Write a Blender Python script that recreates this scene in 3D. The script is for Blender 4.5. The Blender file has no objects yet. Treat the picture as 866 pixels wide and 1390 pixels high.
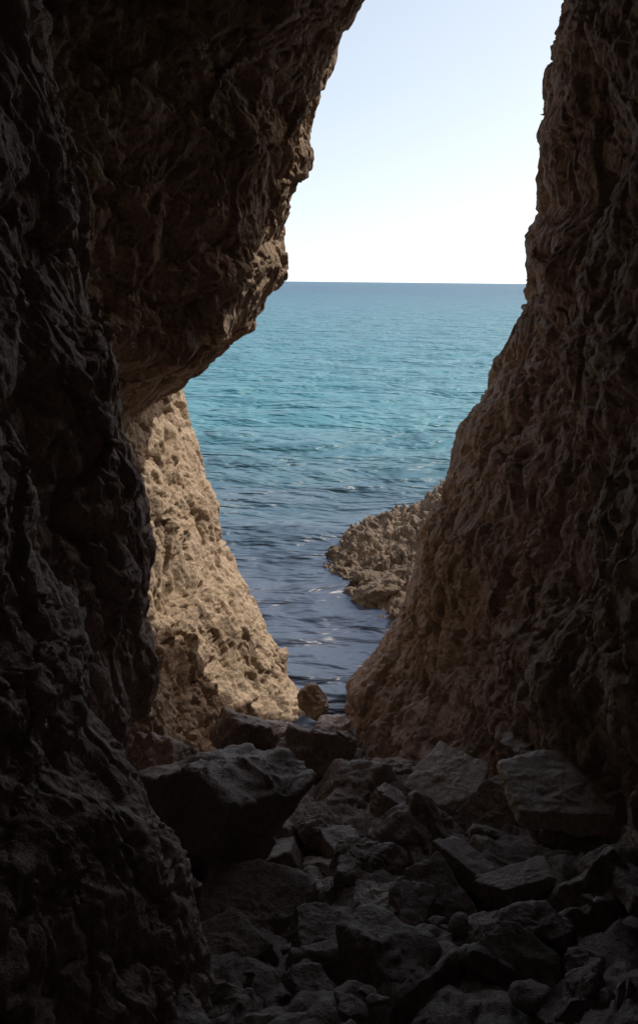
import bpy, math, random
import numpy as np
from mathutils import Matrix, Vector

random.seed(4); np.random.seed(4)
scene = bpy.context.scene
R = math.radians
# ---------------------------------------------------------------- camera
PITCH, ROLL, F = 13.9, 0.6, 1264.0
cam_d = bpy.data.cameras.new("camera"); cam = bpy.data.objects.new("camera", cam_d)
scene.collection.objects.link(cam)
cam_d.sensor_fit = 'VERTICAL'; cam_d.sensor_height = 38.5; cam_d.sensor_width = 24; cam_d.lens = 35
cam_d.clip_end = 60000; cam_d.clip_start = 0.05
Mrot = Matrix.Rotation(R(90-PITCH), 3, 'X') @ Matrix.Rotation(R(ROLL), 3, 'Z')
cam.matrix_world = Mrot.to_4x4()
scene.camera = cam
SEA = -5.0
def P(a, b, Y):            # survey bearing + forward distance -> world position
    d = Mrot @ Vector(((a-433)/F, (695-b)/F, -1.0))
    d *= Y/d.y
    return np.array(d)
def Pz(a, b, z=SEA):
    d = Mrot @ Vector(((a-433)/F, (695-b)/F, -1.0))
    d *= z/d.z
    return np.array(d)
def W(x, y, z): return np.array((x, y, z), float)

# ---------------------------------------------------------------- noise
def _h(ix, iy, iz, s):
    n = (ix.astype(np.uint32)*np.uint32(374761393)) ^ (iy.astype(np.uint32)*np.uint32(668265263)) ^ (iz.astype(np.uint32)*np.uint32(2246822519)) ^ np.uint32((s*3266489917) & 0xffffffff)
    n = (n ^ (n >> np.uint32(15)))*np.uint32(2246822519)
    n = (n ^ (n >> np.uint32(13)))*np.uint32(3266489917)
    n = n ^ (n >> np.uint32(16))
    return n.astype(np.float32)/np.float32(4294967295.0)
def vnoise(p, s=0):
    i = np.floor(p).astype(np.int64); f = (p-i).astype(np.float32)
    u = f*f*f*(f*(f*6-15)+10)
    r = 0
    for dx in (0, 1):
        wx = u[:, 0] if dx else 1-u[:, 0]
        for dy in (0, 1):
            wy = u[:, 1] if dy else 1-u[:, 1]
            for dz in (0, 1):
                wz = u[:, 2] if dz else 1-u[:, 2]
                r = r+wx*wy*wz*_h(i[:, 0]+dx, i[:, 1]+dy, i[:, 2]+dz, s)
    return r*2-1
def fbm(p, o=4, s=0, g=0.5, ridge=False):
    r = 0; a = 1; t = 0; q = p.copy()
    for k in range(o):
        n = vnoise(q, s+k*17)
        if ridge: n = 1-2*np.abs(n)
        r = r+a*n; t += a; a *= g; q = q*2.03+11.3
    return r/t
def voro(p, s=0):
    i = np.floor(p).astype(np.int64); f = p-i
    d1 = np.full(len(p), 9.0); d2 = d1.copy(); cid = np.zeros(len(p))
    for dx in (-1, 0, 1):
        for dy in (-1, 0, 1):
            for dz in (-1, 0, 1):
                a, b, c = i[:, 0]+dx, i[:, 1]+dy, i[:, 2]+dz
                hx, hy, hz = _h(a, b, c, s), _h(a, b, c, s+101), _h(a, b, c, s+202)
                d = np.sqrt((dx+hx-f[:, 0])**2+(dy+hy-f[:, 1])**2+(dz+hz-f[:, 2])**2)
                m = d < d1
                d2 = np.where(m, d1, np.minimum(d2, d)); cid = np.where(m, hx, cid); d1 = np.where(m, d, d1)
    return d1, d2, cid

def rock_disp(p, amp=1.0, seed=0, stretch=(1, 1, 1), rot=None, fine_k=1.0, lump_k=1.0):
    q = p.astype(np.float64)
    if rot is not None:
        q = q @ np.array(rot.to_3x3()).T
    q = q*np.array(stretch)
    w = np.stack([fbm(q*1.3+5, 4, seed+1), fbm(q*1.3+25, 4, seed+2), fbm(q*1.3+45, 4, seed+3)], 1)
    q = q+w*0.25
    big = fbm(q*0.9, 4, seed)*0.29
    d1, d2, c = voro(q*1.7, seed+5)
    lump = (np.minimum(d2-d1, 0.4)/0.4)**0.8*0.05+(c-0.5)*0.15
    d1, d2, c = voro(q*4.6, seed+9)
    lump2 = (np.minimum(d2-d1, 0.4)/0.4)**0.8*0.02+(c-0.5)*0.055
    fine = fbm(q*3.2, 6, seed+30, 0.5)*0.085+fbm(q*3.5, 4, seed+130, 0.5, ridge=True)*0.012+fbm(q*14, 4, seed+60, 0.5)*0.022
    pits = -np.clip(fbm(q*6, 3, seed+80)-0.12, 0, 0.5)*0.22-np.clip(fbm(q*15, 2, seed+90)-0.18, 0, 0.5)*0.09
    return amp*(big+(lump-0.035)*lump_k+((lump2-0.012)*lump_k+fine+pits+0.01)*fine_k)

# ---------------------------------------------------------------- sheet builder
def cr(ctrl, segs):
    n = len(ctrl); out = []
    for k in range(n-1):
        p0 = ctrl[max(k-1, 0)]; p1 = ctrl[k]; p2 = ctrl[k+1]; p3 = ctrl[min(k+2, n-1)]
        if k == 0: p0 = 2*p1-p2
        if k == n-2: p3 = 2*p2-p1
        for j in range(segs[k]):
            t = j/segs[k]
            c = 0.5*((2*p1)+(p2-p0)*t+(2*p0-5*p1+4*p2-p3)*t*t+(3*p1-p0-3*p2+p3)*t**3)
            out.append(0.75*c+0.25*(p1*(1-t)+p2*t))
    out.append(ctrl[-1]); return np.array(out)
def mesh_grid(name, G, mat, smooth=True):
    nv, nu = G.shape[:2]
    idx = np.arange(nv*nu).reshape(nv, nu)
    q = np.stack([idx[:-1, :-1], idx[:-1, 1:], idx[1:, 1:], idx[1:, :-1]], -1).reshape(-1, 4)
    me = bpy.data.meshes.new(name)
    me.vertices.add(nv*nu); me.vertices.foreach_set("co", G.reshape(-1).astype(np.float32))
    me.loops.add(q.size); me.loops.foreach_set("vertex_index", q.reshape(-1).astype(np.int32))
    me.polygons.add(len(q)); me.polygons.foreach_set("loop_start", np.arange(0, q.size, 4, dtype=np.int32))
    me.update(calc_edges=True); me.validate()
    me.polygons.foreach_set("use_smooth", np.full(len(me.polygons), smooth))
    me.materials.append(mat)
    o = bpy.data.objects.new(name, me); scene.collection.objects.link(o)
    return o
def grid_normals(G):
    du = np.gradient(G, axis=1); dv = np.gradient(G, axis=0)
    n = np.cross(du, dv); n /= (np.linalg.norm(n, axis=2, keepdims=True)+1e-9)
    return n
def sheet(name, rows, usegs, res, mat, sign=1, amp=1.0, seed=0, stretch=(1, 1, 1), rot=None, maxv=60, fine_k=1.0, lump_k=1.0):
    C = np.array(rows)
    vs = []
    for i in range(len(C)-1):
        vs.append(int(min(maxv, max(2, np.median(np.linalg.norm(C[i+1]-C[i], axis=1))*res))))
    G = cr(C, vs)
    G = np.swapaxes(cr(np.swapaxes(G, 0, 1), usegs), 0, 1)
    N = grid_normals(G)*sign
    d = rock_disp(G.reshape(-1, 3), amp, seed, stretch, rot, fine_k, lump_k).reshape(G.shape[:2])
    G2 = G+N*d[..., None]
    return mesh_grid(name, G2, mat)

# ---------------------------------------------------------------- materials
def newmat(name):
    m = bpy.data.materials.new(name); m.use_nodes = True
    nt = m.node_tree; nt.nodes.clear()
    return m, nt
def rock_mat(name, c1, c2, c3, rough=0.85, bump=0.5, spec=0.3, rv=0.1):
    m, nt = newmat(name); N = nt.nodes; L = nt.links
    out = N.new('ShaderNodeOutputMaterial'); b = N.new('ShaderNodeBsdfPrincipled')
    L.new(b.outputs[0], out.inputs[0])
    tc = N.new('ShaderNodeTexCoord')
    def noise(scale, det=6, rg=0.6, dist=0.0):
        n = N.new('ShaderNodeTexNoise'); n.inputs['Scale'].default_value = scale
        n.inputs['Detail'].default_value = det; n.inputs['Roughness'].default_value = rg
        n.inputs['Distortion'].default_value = dist
        L.new(tc.outputs['Object'], n.inputs['Vector']); return n
    def mix(a, bb, fac, mode='MIX'):
        x = N.new('ShaderNodeMix'); x.data_type = 'RGBA'; x.blend_type = mode
        for s, v in ((x.inputs[0], fac), (x.inputs[6], a), (x.inputs[7], bb)):
            if hasattr(v, 'links'): L.new(v, s)
            elif isinstance(v, tuple): s.default_value = v+(1,)
            else: s.default_value = v
        return x.outputs[2]
    def ramp(src, a, bb, lo=0.0, hi=1.0):
        r = N.new('ShaderNodeMapRange'); r.inputs[1].default_value = a; r.inputs[2].default_value = bb
        r.inputs[3].default_value = lo; r.inputs[4].default_value = hi
        L.new(src, r.inputs[0]); return r.outputs[0]
    n1 = noise(0.9, 4, 0.6, 0.3); n2 = noise(5.5, 5, 0.65); n3 = noise(30, 4, 0.7)
    base = mix(c1, c2, ramp(n1.outputs[0], 0.38, 0.62))
    base = mix(base, c3, ramp(n2.outputs[0], 0.50, 0.70))
    mul = ramp(n3.outputs[0], 0.3, 0.72, 0.6, 1.3)
    cb = N.new('ShaderNodeCombineColor')
    for i in range(3): L.new(mul, cb.inputs[i])
    base = mix(base, cb.outputs[0], 1.0, 'MULTIPLY')
    L.new(base, b.inputs['Base Color'])
    L.new(ramp(n2.outputs[0], 0.35, 0.65, rough-rv, min(1, rough+rv)), b.inputs['Roughness'])
    b.inputs['Specular IOR Level'].default_value = spec
    n4 = noise(15, 6, 0.68)
    bp = N.new('ShaderNodeBump'); bp.inputs['Strength'].default_value = bump; bp.inputs['Distance'].default_value = 0.08
    L.new(n4.outputs[0], bp.inputs['Height'])
    L.new(bp.outputs[0], b.inputs['Normal'])
    return m
M_wall = rock_mat("dark_limestone", (0.54, 0.40, 0.345), (0.62, 0.465, 0.405), (0.68, 0.54, 0.475), 0.7, 0.7, 0.35)
M_over = rock_mat("brown_limestone", (0.47, 0.345, 0.245), (0.55, 0.41, 0.295), (0.41, 0.305, 0.225), 0.85, 0.6)
M_tan = rock_mat("tan_limestone", (0.53, 0.405, 0.285), (0.61, 0.48, 0.345), (0.45, 0.34, 0.24), 0.85, 0.7)
M_right = rock_mat("grey_brown_limestone", (0.36, 0.275, 0.23), (0.45, 0.35, 0.295), (0.52, 0.425, 0.365), 0.8, 0.7)
M_out = rock_mat("shore_rock", (0.23, 0.18, 0.13), (0.31, 0.24, 0.175), (0.13, 0.10, 0.08), 0.7, 0.8)
M_bould = rock_mat("wet_boulder_stone", (0.28, 0.215, 0.185), (0.36, 0.28, 0.245), (0.45, 0.365, 0.32), 0.48, 0.6, 0.5, 0.12)
M_pale = rock_mat("pale_stone", (0.60, 0.52, 0.45), (0.66, 0.57, 0.50), (0.46, 0.39, 0.34), 0.45, 0.4, 0.5)
M_peb = rock_mat("brown_shore_stone", (0.40, 0.30, 0.20), (0.46, 0.35, 0.24), (0.18, 0.13, 0.10), 0.6, 0.3, 0.5)

# ---------------------------------------------------------------- right wall
S = [W(10.0, 9.6, 13), W(6.0, 9.6, 8), W(3.2, 9.2, 4.6)]
for a, b, Y in [(778, -90, 8.9), (760, 0, 9), (753, 60, 9), (745, 130, 9), (737, 190, 9), (743, 240, 9), (746, 285, 9.1), (728, 315, 9.1), (722, 350, 9.1),
                (725, 400, 9.2), (710, 450, 9.2), (694, 490, 9.3), (679, 530, 9.3), (670, 555, 9.3), (640, 592, 9.4), (634, 625, 9.4), (612, 670, 9.5),
                (591, 720, 9.6), (568, 785, 9.7), (555, 830, 9.8), (534, 872, 9.9), (493, 920, 10), (472, 950, 10.1), (464, 985, 10.1), (468, 1040, 10)]:
    S.append(P(a, b, Y))
rows = []
for s in S:
    z = s[2]
    x42 = np.interp(z, [-6, -5, -4, -2, 0, 2.5, 5, 13], [2.0, 2.0, 2.05, 2.1, 2.15, 2.3, 2.5, 4.6])
    x68 = np.interp(z, [-6, -5, -4, -2, 0, 2.5, 5, 13], [1.1, 1.2, 1.5, 1.85, 2.15, 2.3, 3.0, 8.0])
    rows.append([W(3.4, -7, z), W(2.7, 0, z), W(x42, 4.2, z), W(x68, 6.8, z), s, s+W(0.45, 1.1, 0), W(s[0]+3.5, 13, z), W(30, 18, z)])
sheet("cave_wall", rows, [10, 60, 150, 200, 50, 20, 20], 85, M_right, sign=1, amp=0.74, seed=3, stretch=(1, 1, 0.9), rot=Matrix.Rotation(R(25), 3, 'Y'), maxv=100, fine_k=1.05, lump_k=0.7)

# ---------------------------------------------------------------- left near wall
S = [W(-1.9, 5.3, 13), W(-1.8, 5.3, 5)]
for a, b in [(20, -80), (42, 0), (58, 100), (90, 220), (103, 300), (120, 400), (148, 500), (155, 590), (180, 690), (195, 760), (186, 830), (190, 920), (178, 1000), (162, 1080), (150, 1180)]:
    S.append(P(a-6, b, 5.4))
rows = []
for s in S:
    z = s[2]
    rows.append([W(-3.2, -7, z), W(-2.3, 0, z), W(-1.75, 3, z), W(s[0]-0.22, 4.5, z), s, s+W(-0.35, 0.8, 0), W(-5, 8, z)])
sheet("cave_wall", rows, [8, 30, 110, 90, 40, 20], 120, M_wall, sign=-1, amp=0.58, seed=12, stretch=(1.2, 1.2, 0.9), rot=Matrix.Rotation(R(-20), 3, 'X'), maxv=120, fine_k=0.9)

# ---------------------------------------------------------------- left lower slope
S = [W(-2.6, 3.7, 0.6), W(-2.0, 3.7, 0.1)]
for a, b, Y in [(-60, 560, 3.7), (-5, 640, 3.7), (12, 740, 3.7), (35, 830, 3.7), (88, 900, 3.7), (100, 955, 3.7), (92, 1010, 3.6), (130, 1075, 3.5), (172, 1140, 3.45), (205, 1220, 3.4), (240, 1300, 3.3), (272, 1390, 3.2), (300, 1480, 3.1)]:
    S.append(P(a, b, Y))
rows = []
for s in S:
    z = s[2]
    rows.append([W(-2.6, -7, z), W(-1.6, 0, z), W(s[0]-0.3, 2.3, z), s, s+W(-0.3, 0.7, 0), W(-3.5, 5, z)])
sheet("rock_ledge", rows, [6, 40, 130, 50, 20], 140, M_wall, sign=-1, amp=0.42, seed=22, stretch=(1.5, 1.5, 1.3), maxv=100, fine_k=0.95)

# ---------------------------------------------------------------- overhang
S = [W(-4.0, 9.6, 13), W(-1.4, 9.6, 8), W(0.35, 9.3, 4.4)]
for a, b, Y in [(494, -60, 9.2), (475, 0, 9.2), (454, 35, 9.2), (435, 90, 9.3), (412, 170, 9.3), (414, 215, 9.3), (400, 258, 9.3), (389, 325, 9.4), (389, 372, 9.4),
                (369, 408, 9.4), (345, 450, 9.3), (290, 492, 9.2), (240, 525, 9.1), (195, 560, 8.9), (150, 598, 8.7), (110, 640, 8.4)]:
    S.append(P(a+3, b, Y))
rows = []
for s in S:
    z = s[2]
    A = W(-2.15 if z < 5 else -2.15-(z-5)*0.3, 6.0, z)
    m = A+(s-A)*np.array((0.42, 0.36, 1)); m2 = A+(s-A)*np.array((0.8, 0.68, 1))
    rows.append([W(-5, 5, z), A, m, m2, s, s+W(-0.45, 1.0, 0), W(min(-3, s[0]-3), 13, z), W(-30, 18, z)])
sheet("overhanging_rock", rows, [10, 110, 120, 120, 60, 20, 20], 85, M_over, sign=-1, amp=0.66, seed=31, stretch=(0.9, 0.9, 1.15), rot=Matrix.Rotation(R(38), 3, 'Y'), maxv=100, lump_k=0.7, fine_k=1.0)

# ---------------------------------------------------------------- rock face by the water
S = []
for a, b, Y in [(150, 330, 11.5), (200, 420, 11.5), (225, 480, 11.5), (240, 530, 11.5), (262, 590, 11.4), (290, 680, 11.3), (300, 740, 11.2), (320, 782, 11), (353, 840, 10.8), (372, 890, 10.6), (396, 940, 10.4), (410, 972, 10.2), (415, 1020, 10), (415, 1080, 9.8)]:
    S.append(P(a, b, Y))
rows = []
for s in S:
    z = s[2]; A = W(np.interp(z, [-5, -3, 0], [-1.55, -1.95, -2.3]), 6.9, z)
    rows.append([W(-5, 5.5, z), A, A+(s-A)*np.array((0.42, 0.5, 1)), s, s+W(-0.4, 0.9, 0), W(s[0]-3, 14, z), W(-30, 20, z)])
sheet("rock_face", rows, [10, 110, 110, 40, 20, 20], 80, M_tan, sign=-1, amp=0.65, seed=44, stretch=(1.3, 1.3, 0.8), rot=Matrix.Rotation(R(-25), 3, 'Y'), maxv=90, lump_k=0.8)

# ---------------------------------------------------------------- cliff body (back of cave, headland above, roof with unseen lip added forward to block sun)
prof = [(-7, -3), (-7.2, 1), (-6, 3.6), (-2, 4.0), (3, 4.0), (6.2, 4.1), (9.6, 4.2), (10.5, 4.9), (10.7, 8), (10.6, 13), (9.8, 19), (7, 23), (-2, 26), (-25, 28)]
rows = [[W(x, y, z) for x in (-60, -30, -12, -5, 0, 5, 12, 30, 60)] for y, z in prof]
sheet("cliff", rows, [8, 10, 12, 24, 24, 12, 10, 8], 5, M_tan, sign=1, amp=0.8, seed=50)

# ---------------------------------------------------------------- cave floor
FY = [-8, 0, 2, 3.3, 5, 7, 8.5, 9.5, 11, 14]; FZ = [-1.6, -1.75, -2.6, -3.15, -3.75, -4.3, -4.85, -5.2, -5.9, -7.2]
def floor_z(y): return float(np.interp(y, FY, FZ))
rows = [[W(x, y, floor_z(y)+0.12*abs(x)) for x in (-6, -3, -1, 1, 3, 6)] for y in (-8, -3, 0, 2, 3.3, 5, 7, 8.5, 9.5, 11, 14)]
sheet("cave_floor", rows, [8, 60, 90, 60, 8], 45, M_bould, sign=1, amp=0.9, seed=61)

# ---------------------------------------------------------------- boulders
import bmesh
def ico(sub):
    bm = bmesh.new(); bmesh.ops.create_icosphere(bm, subdivisions=sub, radius=1)
    v = np.array([x.co[:] for x in bm.verts]); f = np.array([[y.index for y in x.verts] for x in bm.faces]); bm.free(); return v, f
ICO = {k: ico(k) for k in (3, 4, 5, 6)}
def boulder_geo(center, size, rot, seed, sub=6, nplanes=12, rough=1.0, soft=26, slab=False):
    v, f = ICO[sub]; rs = np.random.RandomState(seed)
    if slab:                                   # broken plate: box-like fracture planes plus chipped corners
        soft = 45
        ax = np.array([(1, 0, 0), (-1, 0, 0), (0, 1, 0), (0, -1, 0), (0, 0, 1), (0, 0, -1)], float)
        n = np.concatenate([ax+rs.normal(size=(6, 3))*np.array((0.22, 0.22, 0.06)), rs.normal(size=(4, 3))*np.array((1, 1, 0.35))])
        d = np.concatenate([rs.uniform(0.66, 0.8, 4), [0.62, 0.62], rs.uniform(0.75, 0.95, 4)])
    else:
        n = rs.normal(size=(nplanes, 3)); d = rs.uniform(0.55, 0.95, nplanes)
    n /= np.linalg.norm(n, axis=1, keepdims=True)
    c = np.maximum(v @ n.T, 1e-3)/d
    inv = (np.sum(c**soft, 1))**(1/soft)
    p = v*(1/np.maximum(inv, 0.75))[:, None]
    p /= np.abs(p).max(0)
    p = p*np.array(size)/2*0.95
    s = float(np.mean(size))
    nn = v
    q = p+rs.uniform(-50, 50, 3)
    q = q+np.stack([fbm(q*3/s+7, 3, seed+1), fbm(q*3/s+27, 3, seed+2), fbm(q*3/s+47, 3, seed+4)], 1)*0.12*s
    k = 0.4 if slab else 1.0
    dd = fbm(q*2.2/s, 4, seed)*0.12*s*k
    d1, d2, cc = voro(q*2.6/s, seed+3)
    dd = dd+(cc-0.5)*0.07*s*(np.minimum(d2-d1, 0.1)/0.1)*k
    if sub > 4:
        dd = dd+fbm(q*5, 5, seed+8, 0.6, ridge=True)*0.04*(0.6 if slab else 1)+fbm(q*22, 3, seed+9)*0.011
    p = p+nn*(dd*rough)[:, None]
    E = Matrix.Rotation(rot[2], 3, 'Z') @ Matrix.Rotation(rot[1], 3, 'Y') @ Matrix.Rotation(rot[0], 3, 'X')
    return p @ np.array(E).T+np.array(center), f
def mesh_obj(name, v, f, mat, smooth=True):
    me = bpy.data.meshes.new(name); me.from_pydata(v.tolist(), [], f.tolist())
    me.polygons.foreach_set("use_smooth", np.full(len(me.polygons), smooth)); me.materials.append(mat)
    o = bpy.data.objects.new(name, me); scene.collection.objects.link(o); return o
BL = [
 (310, 1118, 300, 250, 5.3, 0.85, (0, 8, 200), M_bould, 41),
 (438, 1024, 136, 96, 7.4, 0.9, (0, 0, 0), M_bould, 2),
 (325, 1004, 130, 84, 7.4, 0.8, (0, 10, 30), M_bould, 31),
 (215, 1045, 120, 90, 6.9, 0.9, (0, -10, 0), M_bould, 4),
 (383, 1000, 66, 44, 8.6, 0.9, (0, 0, 10), M_pale, 5),
 (450, 990, 60, 26, 9.0, 0.9, (0, 0, 10), M_pale, 8),
 (480, 1082, 150, 70, 6.7, 1.0, (12, 10, 10), M_bould, 9),
 (545, 1060, 84, 54, 7.2, 1.0, (5, 15, 30), M_bould, 10),
 (607, 1060, 105, 34, 6.6, 1.2, (20, 8, -20), M_pale, 's'),
 (590, 1145, 180, 125, 5.8, 0.9, (0, 14, 25), M_bould, 12),
 (672, 1105, 105, 60, 6.1, 0.8, (20, -38, 20), M_bould, 's'),
 (758, 1074, 170, 30, 5.7, 0.9, (15, 3, 4), M_pale, 's'),
 (775, 1135, 130, 60, 5.5, 0.9, (9, 3, 8), M_bould, 51),
 (738, 1020, 100, 60, 6.6, 0.9, (0, 10, 10), M_bould, 15),
 (735, 1044, 80, 36, 6.3, 0.9, (0, 10, 10), M_bould, 37),
 (488, 1182, 150, 105, 5.2, 0.9, (0, 10, 0), M_bould, 17),
 (515, 1230, 84, 44, 4.8, 1.1, (15, 6, 20), M_pale, 's'),
 (592, 1240, 125, 44, 4.7, 1.1, (20, -14, 30), M_bould, 's'),
 (335, 1262, 180, 110, 4.5, 0.9, (10, 10, 0), M_bould, 's'),
 (215, 1200, 110, 60, 4.9, 0.9, (10, 20, 20), M_bould, 's'),
 (700, 1210, 150, 110, 5.1, 0.9, (10, 20, 0), M_bould, 's'),
 (825, 1235, 240, 230, 4.7, 0.9, (0, -10, 0), M_bould, 23),
 (450, 1290, 140, 80, 4.3, 0.9, (14, 20, 10), M_bould, 's'),
 (690, 1310, 180, 120, 4.2, 0.9, (10, -20, 0), M_bould, 25),
 (560, 1345, 170, 80, 4.0, 0.9, (10, 5, 50), M_bould, 's'),
 (400, 1388, 190, 120, 3.8, 0.9, (0, 5, 40), M_bould, 27),
 (840, 1370, 240, 170, 3.9, 0.9, (0, 5, 40), M_bould, 28),
 (680, 1395, 160, 90, 3.7, 0.9, (0, 5, 40), M_bould, 29),
 (545, 1100, 90, 40, 6.3, 1.1, (12, 14, 60), M_bould, 's'),
 (430, 1130, 90, 50, 5.9, 1.1, (12, 14, 20), M_bould, 52),
]
for i, (a, b, w, h, Y, df, rt, mt, sd) in enumerate(BL):
    c = P(a, b, Y); dist = float(np.linalg.norm(c)); k = dist/math.hypot(F, math.hypot(a-433, 695-b))
    sz = (w*k, w*k*df, h*k); sl = sd == 's'
    v, f = boulder_geo(c, sz, [R(t) for t in rt], 900+i*5 if sl else sd*7+3, slab=sl)
    mesh_obj("boulder", v, f, mt)
for a, b, w, h, Y, mt, sd in [(431, 953, 54, 42, 9.5, M_peb, 6), (376, 905, 34, 80, 10.6, M_peb, 7)]:
    c = P(a, b, Y); k = Y/1180
    v, f = boulder_geo(c, (w*k, w*k*.9, h*k), (0, 0.2, 0.3), sd, 6, 14, 0.9, 8)
    mesh_obj("boulder", v, f, mt)
V = []; Fc = []; off = 0
rs = np.random.RandomState(9)
for i in range(380):
    y = rs.uniform(2.8, 9.4)
    x = rs.uniform(-2.1, 2.5)
    big = i < 120
    s = rs.uniform(0.16, 0.5) if big else min(0.25, 0.05+rs.exponential(0.05))
    z = floor_z(y)+0.12*abs(x)+rs.uniform(0.0, 0.12)
    v, f = boulder_geo((x, y, z), (s*1.4, s*rs.uniform(0.8, 1.2), s*rs.uniform(0.35, 0.7)), rs.uniform(-0.4, 0.4, 3)*np.array((1, 1, 8)), 500+i, 5 if big else 3, 9, 0.8, slab=(i % 2 == 0))
    V.append(v); Fc.append(f+off); off += len(v)
mesh_obj("rubble", np.concatenate(V), np.concatenate(Fc), M_bould)

# ---------------------------------------------------------------- shore outcrop
def row(front, mid, top, Yt, Ym):
    a = Pz(*front); fm = P(mid[0], mid[1], Ym); t = P(top[0], top[1], Yt)
    return [a+W(0, -0.8, -0.7), a, fm, t, t+W(0.1, 0.8, -0.15), t+W(0.3, 1.8, -2.2)]
rows = []
l = Pz(452, 768)
rows.append([l+W(-0.15, -0.5, -0.6), l+W(-0.12, -.1, -0.15), l+W(-.1, 0.2, -0.1), l+W(-.05, 0.5, -0.1), l+W(0, 0.8, -0.3), l+W(0.1, 1.2, -0.9)])
rows += [row((464, 782), (464, 756), (468, 742), 17.2, 16.4),
         row((484, 808), (486, 760), (489, 728), 17.2, 15.9),
         row((498, 826), (510, 775), (522, 712), 17.4, 15.2),
         row((524, 842), (545, 778), (560, 702), 17.4, 14.8),
         row((556, 858), (578, 778), (600, 680), 17.2, 14.5),
         row((600, 880), (630, 760), (650, 640), 17.0, 14.2),
         row((700, 900), (730, 700), (740, 560), 17.0, 14.0)]
sheet("rock_outcrop", rows, [20, 80, 90, 30, 20], 100, M_out, sign=1, amp=0.9, seed=71, stretch=(1.3, 1.3, 1.6), maxv=90, fine_k=1.0)
for a, b, w, h, Y, rt, sd in [(520, 808, 78, 62, 14.2, (0, -10, 20), 81), (500, 790, 44, 30, 14.8, (0, 10, 0), 82), (482, 808, 26, 18, 14.6, (0, 10, 0), 83), (545, 838, 34, 30, 13.2, (0, 10, 0), 84)]:
    c = P(a, b, Y); k = Y/1200
    v, f = boulder_geo(c, (w*k, w*k, h*k), [R(t) for t in rt], sd)
    mesh_obj("boulder", v, f, M_out)

# ---------------------------------------------------------------- sea
ny, nx = 1100, 340
ys = 6*np.exp(np.linspace(0, math.log(40000/6), ny))
us = np.linspace(-1, 1, nx)
X = us[None, :]*(ys[:, None]*0.9+10); Y = np.repeat(ys[:, None], nx, 1)
q = np.stack([X, Y, np.zeros_like(X)], -1).reshape(-1, 3)
hgt = fbm(q*np.array((0.3, 0.75, 1)), 3, 5)*0.17+fbm(q*np.array((1.2, 2.6, 1)), 2, 8)*0.03
fade = np.clip(1-(q[:, 1]-60)/150, 0, 1)*np.clip((q[:, 1]-8)/12, 0.3, 1)
G = np.stack([X, Y, SEA+(hgt*fade).reshape(X.shape)], -1)
m, nt = newmat("sea_water"); N = nt.nodes; L = nt.links
out = N.new('ShaderNodeOutputMaterial'); b = N.new('ShaderNodeBsdfPrincipled'); L.new(b.outputs[0], out.inputs[0])
b.inputs['IOR'].default_value = 1.333; b.inputs['Roughness'].default_value = 0.36; b.inputs['Specular IOR Level'].default_value = 0.5
tc = N.new('ShaderNodeTexCoord')
def nz(scale, sx, sy, det, rg=0.55, dist=0.0, rotz=0.0):
    mp = N.new('ShaderNodeMapping'); mp.inputs['Scale'].default_value = (sx, sy, 1); mp.inputs['Rotation'].default_value = (0, 0, rotz)
    L.new(tc.outputs['Object'], mp.inputs[0])
    n = N.new('ShaderNodeTexNoise'); n.inputs['Scale'].default_value = scale; n.inputs['Detail'].default_value = det
    n.inputs['Roughness'].default_value = rg; n.inputs['Distortion'].default_value = dist
    L.new(mp.outputs[0], n.inputs['Vector']); return n.outputs[0]
w1 = nz(0.3, 0.6, 1.0, 4, 0.6, 0.3, R(8)); w2 = nz(1.6, 0.5, 1.0, 3, 0.55, 0.3, R(-8))
b1 = N.new('ShaderNodeBump'); b1.inputs['Strength'].default_value = 1; b1.inputs['Distance'].default_value = 2.3; L.new(w1, b1.inputs['Height'])
b2 = N.new('ShaderNodeBump'); b2.inputs['Strength'].default_value = 1; b2.inputs['Distance'].default_value = 0.45; L.new(w2, b2.inputs['Height']); L.new(b1.outputs[0], b2.inputs['Normal'])
L.new(b2.outputs[0], b.inputs['Normal'])
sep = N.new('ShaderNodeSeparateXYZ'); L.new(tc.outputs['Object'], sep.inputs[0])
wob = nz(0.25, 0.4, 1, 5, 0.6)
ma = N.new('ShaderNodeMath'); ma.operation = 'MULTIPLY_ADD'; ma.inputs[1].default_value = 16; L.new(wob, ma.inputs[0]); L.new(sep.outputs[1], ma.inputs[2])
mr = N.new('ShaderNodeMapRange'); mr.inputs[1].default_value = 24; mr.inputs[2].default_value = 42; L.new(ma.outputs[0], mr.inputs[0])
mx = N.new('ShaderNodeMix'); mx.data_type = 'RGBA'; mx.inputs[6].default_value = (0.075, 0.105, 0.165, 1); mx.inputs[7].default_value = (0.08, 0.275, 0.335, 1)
L.new(mr.outputs[0], mx.inputs[0])
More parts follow.
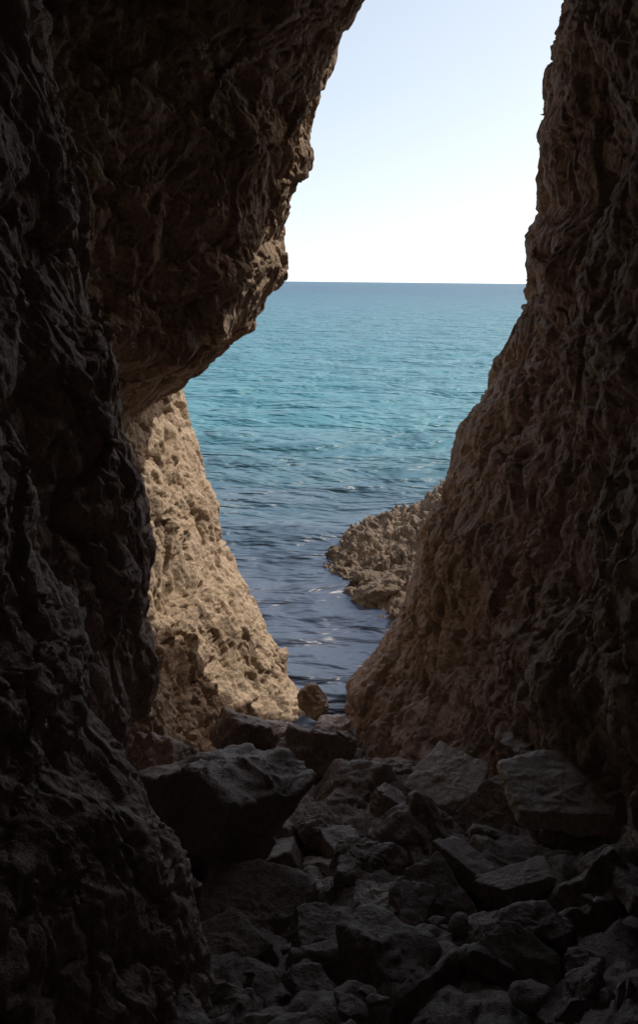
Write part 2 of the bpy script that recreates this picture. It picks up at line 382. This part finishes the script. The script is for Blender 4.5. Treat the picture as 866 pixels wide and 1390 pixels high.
# deeper, bluer water far out
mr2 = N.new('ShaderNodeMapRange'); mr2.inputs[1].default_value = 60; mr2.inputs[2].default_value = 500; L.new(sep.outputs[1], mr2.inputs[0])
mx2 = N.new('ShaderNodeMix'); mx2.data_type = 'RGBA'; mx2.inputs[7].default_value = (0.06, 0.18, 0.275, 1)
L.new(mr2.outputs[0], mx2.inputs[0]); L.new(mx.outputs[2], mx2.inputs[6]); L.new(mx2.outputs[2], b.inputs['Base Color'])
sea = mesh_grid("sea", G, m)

# ---------------------------------------------------------------- light
SUN_EL, SUN_AZ = 50, 60
w = bpy.data.worlds.new("World"); scene.world = w; w.use_nodes = True
nt = w.node_tree; bg = nt.nodes.get('Background') or nt.nodes.new('ShaderNodeBackground')
sky = nt.nodes.new('ShaderNodeTexSky'); sky.sky_type = 'NISHITA'; sky.sun_disc = False
sky.sun_elevation = R(SUN_EL); sky.sun_rotation = R(SUN_AZ); sky.air_density = 1.0; sky.dust_density = 1.0
# sea haze: the lowest few degrees of the sky take the colour of the clearer air just above
tcw = nt.nodes.new('ShaderNodeTexCoord'); mpw = nt.nodes.new('ShaderNodeMapping'); mpw.vector_type = 'POINT'
mpw.inputs['Scale'].default_value = (1, 1, 0.86); mpw.inputs['Location'].default_value = (0, 0, 0.14)
nt.links.new(tcw.outputs['Generated'], mpw.inputs[0]); nt.links.new(mpw.outputs[0], sky.inputs[0])
tint = nt.nodes.new('ShaderNodeMix'); tint.data_type = 'RGBA'; tint.blend_type = 'MULTIPLY'; tint.inputs[0].default_value = 1
tint.inputs[7].default_value = (1.0, 0.80, 0.62, 1)
nt.links.new(sky.outputs[0], tint.inputs[6]); nt.links.new(tint.outputs[2], bg.inputs[0]); bg.inputs[1].default_value = 0.29
sd = bpy.data.lights.new("sun", 'SUN'); sd.energy = 2.6; sd.angle = R(0.5); sd.color = (1, 0.92, 0.82)
so = bpy.data.objects.new("sun", sd)
sv = Vector((math.cos(R(SUN_EL))*math.sin(R(SUN_AZ)), math.cos(R(SUN_EL))*math.cos(R(SUN_AZ)), math.sin(R(SUN_EL))))
so.rotation_euler = (-sv).to_track_quat('-Z', 'Y').to_euler(); so.location = sv*60; scene.collection.objects.link(so)
scene.view_settings.view_transform = 'Standard'; scene.view_settings.look = 'None'; scene.view_settings.exposure = 0
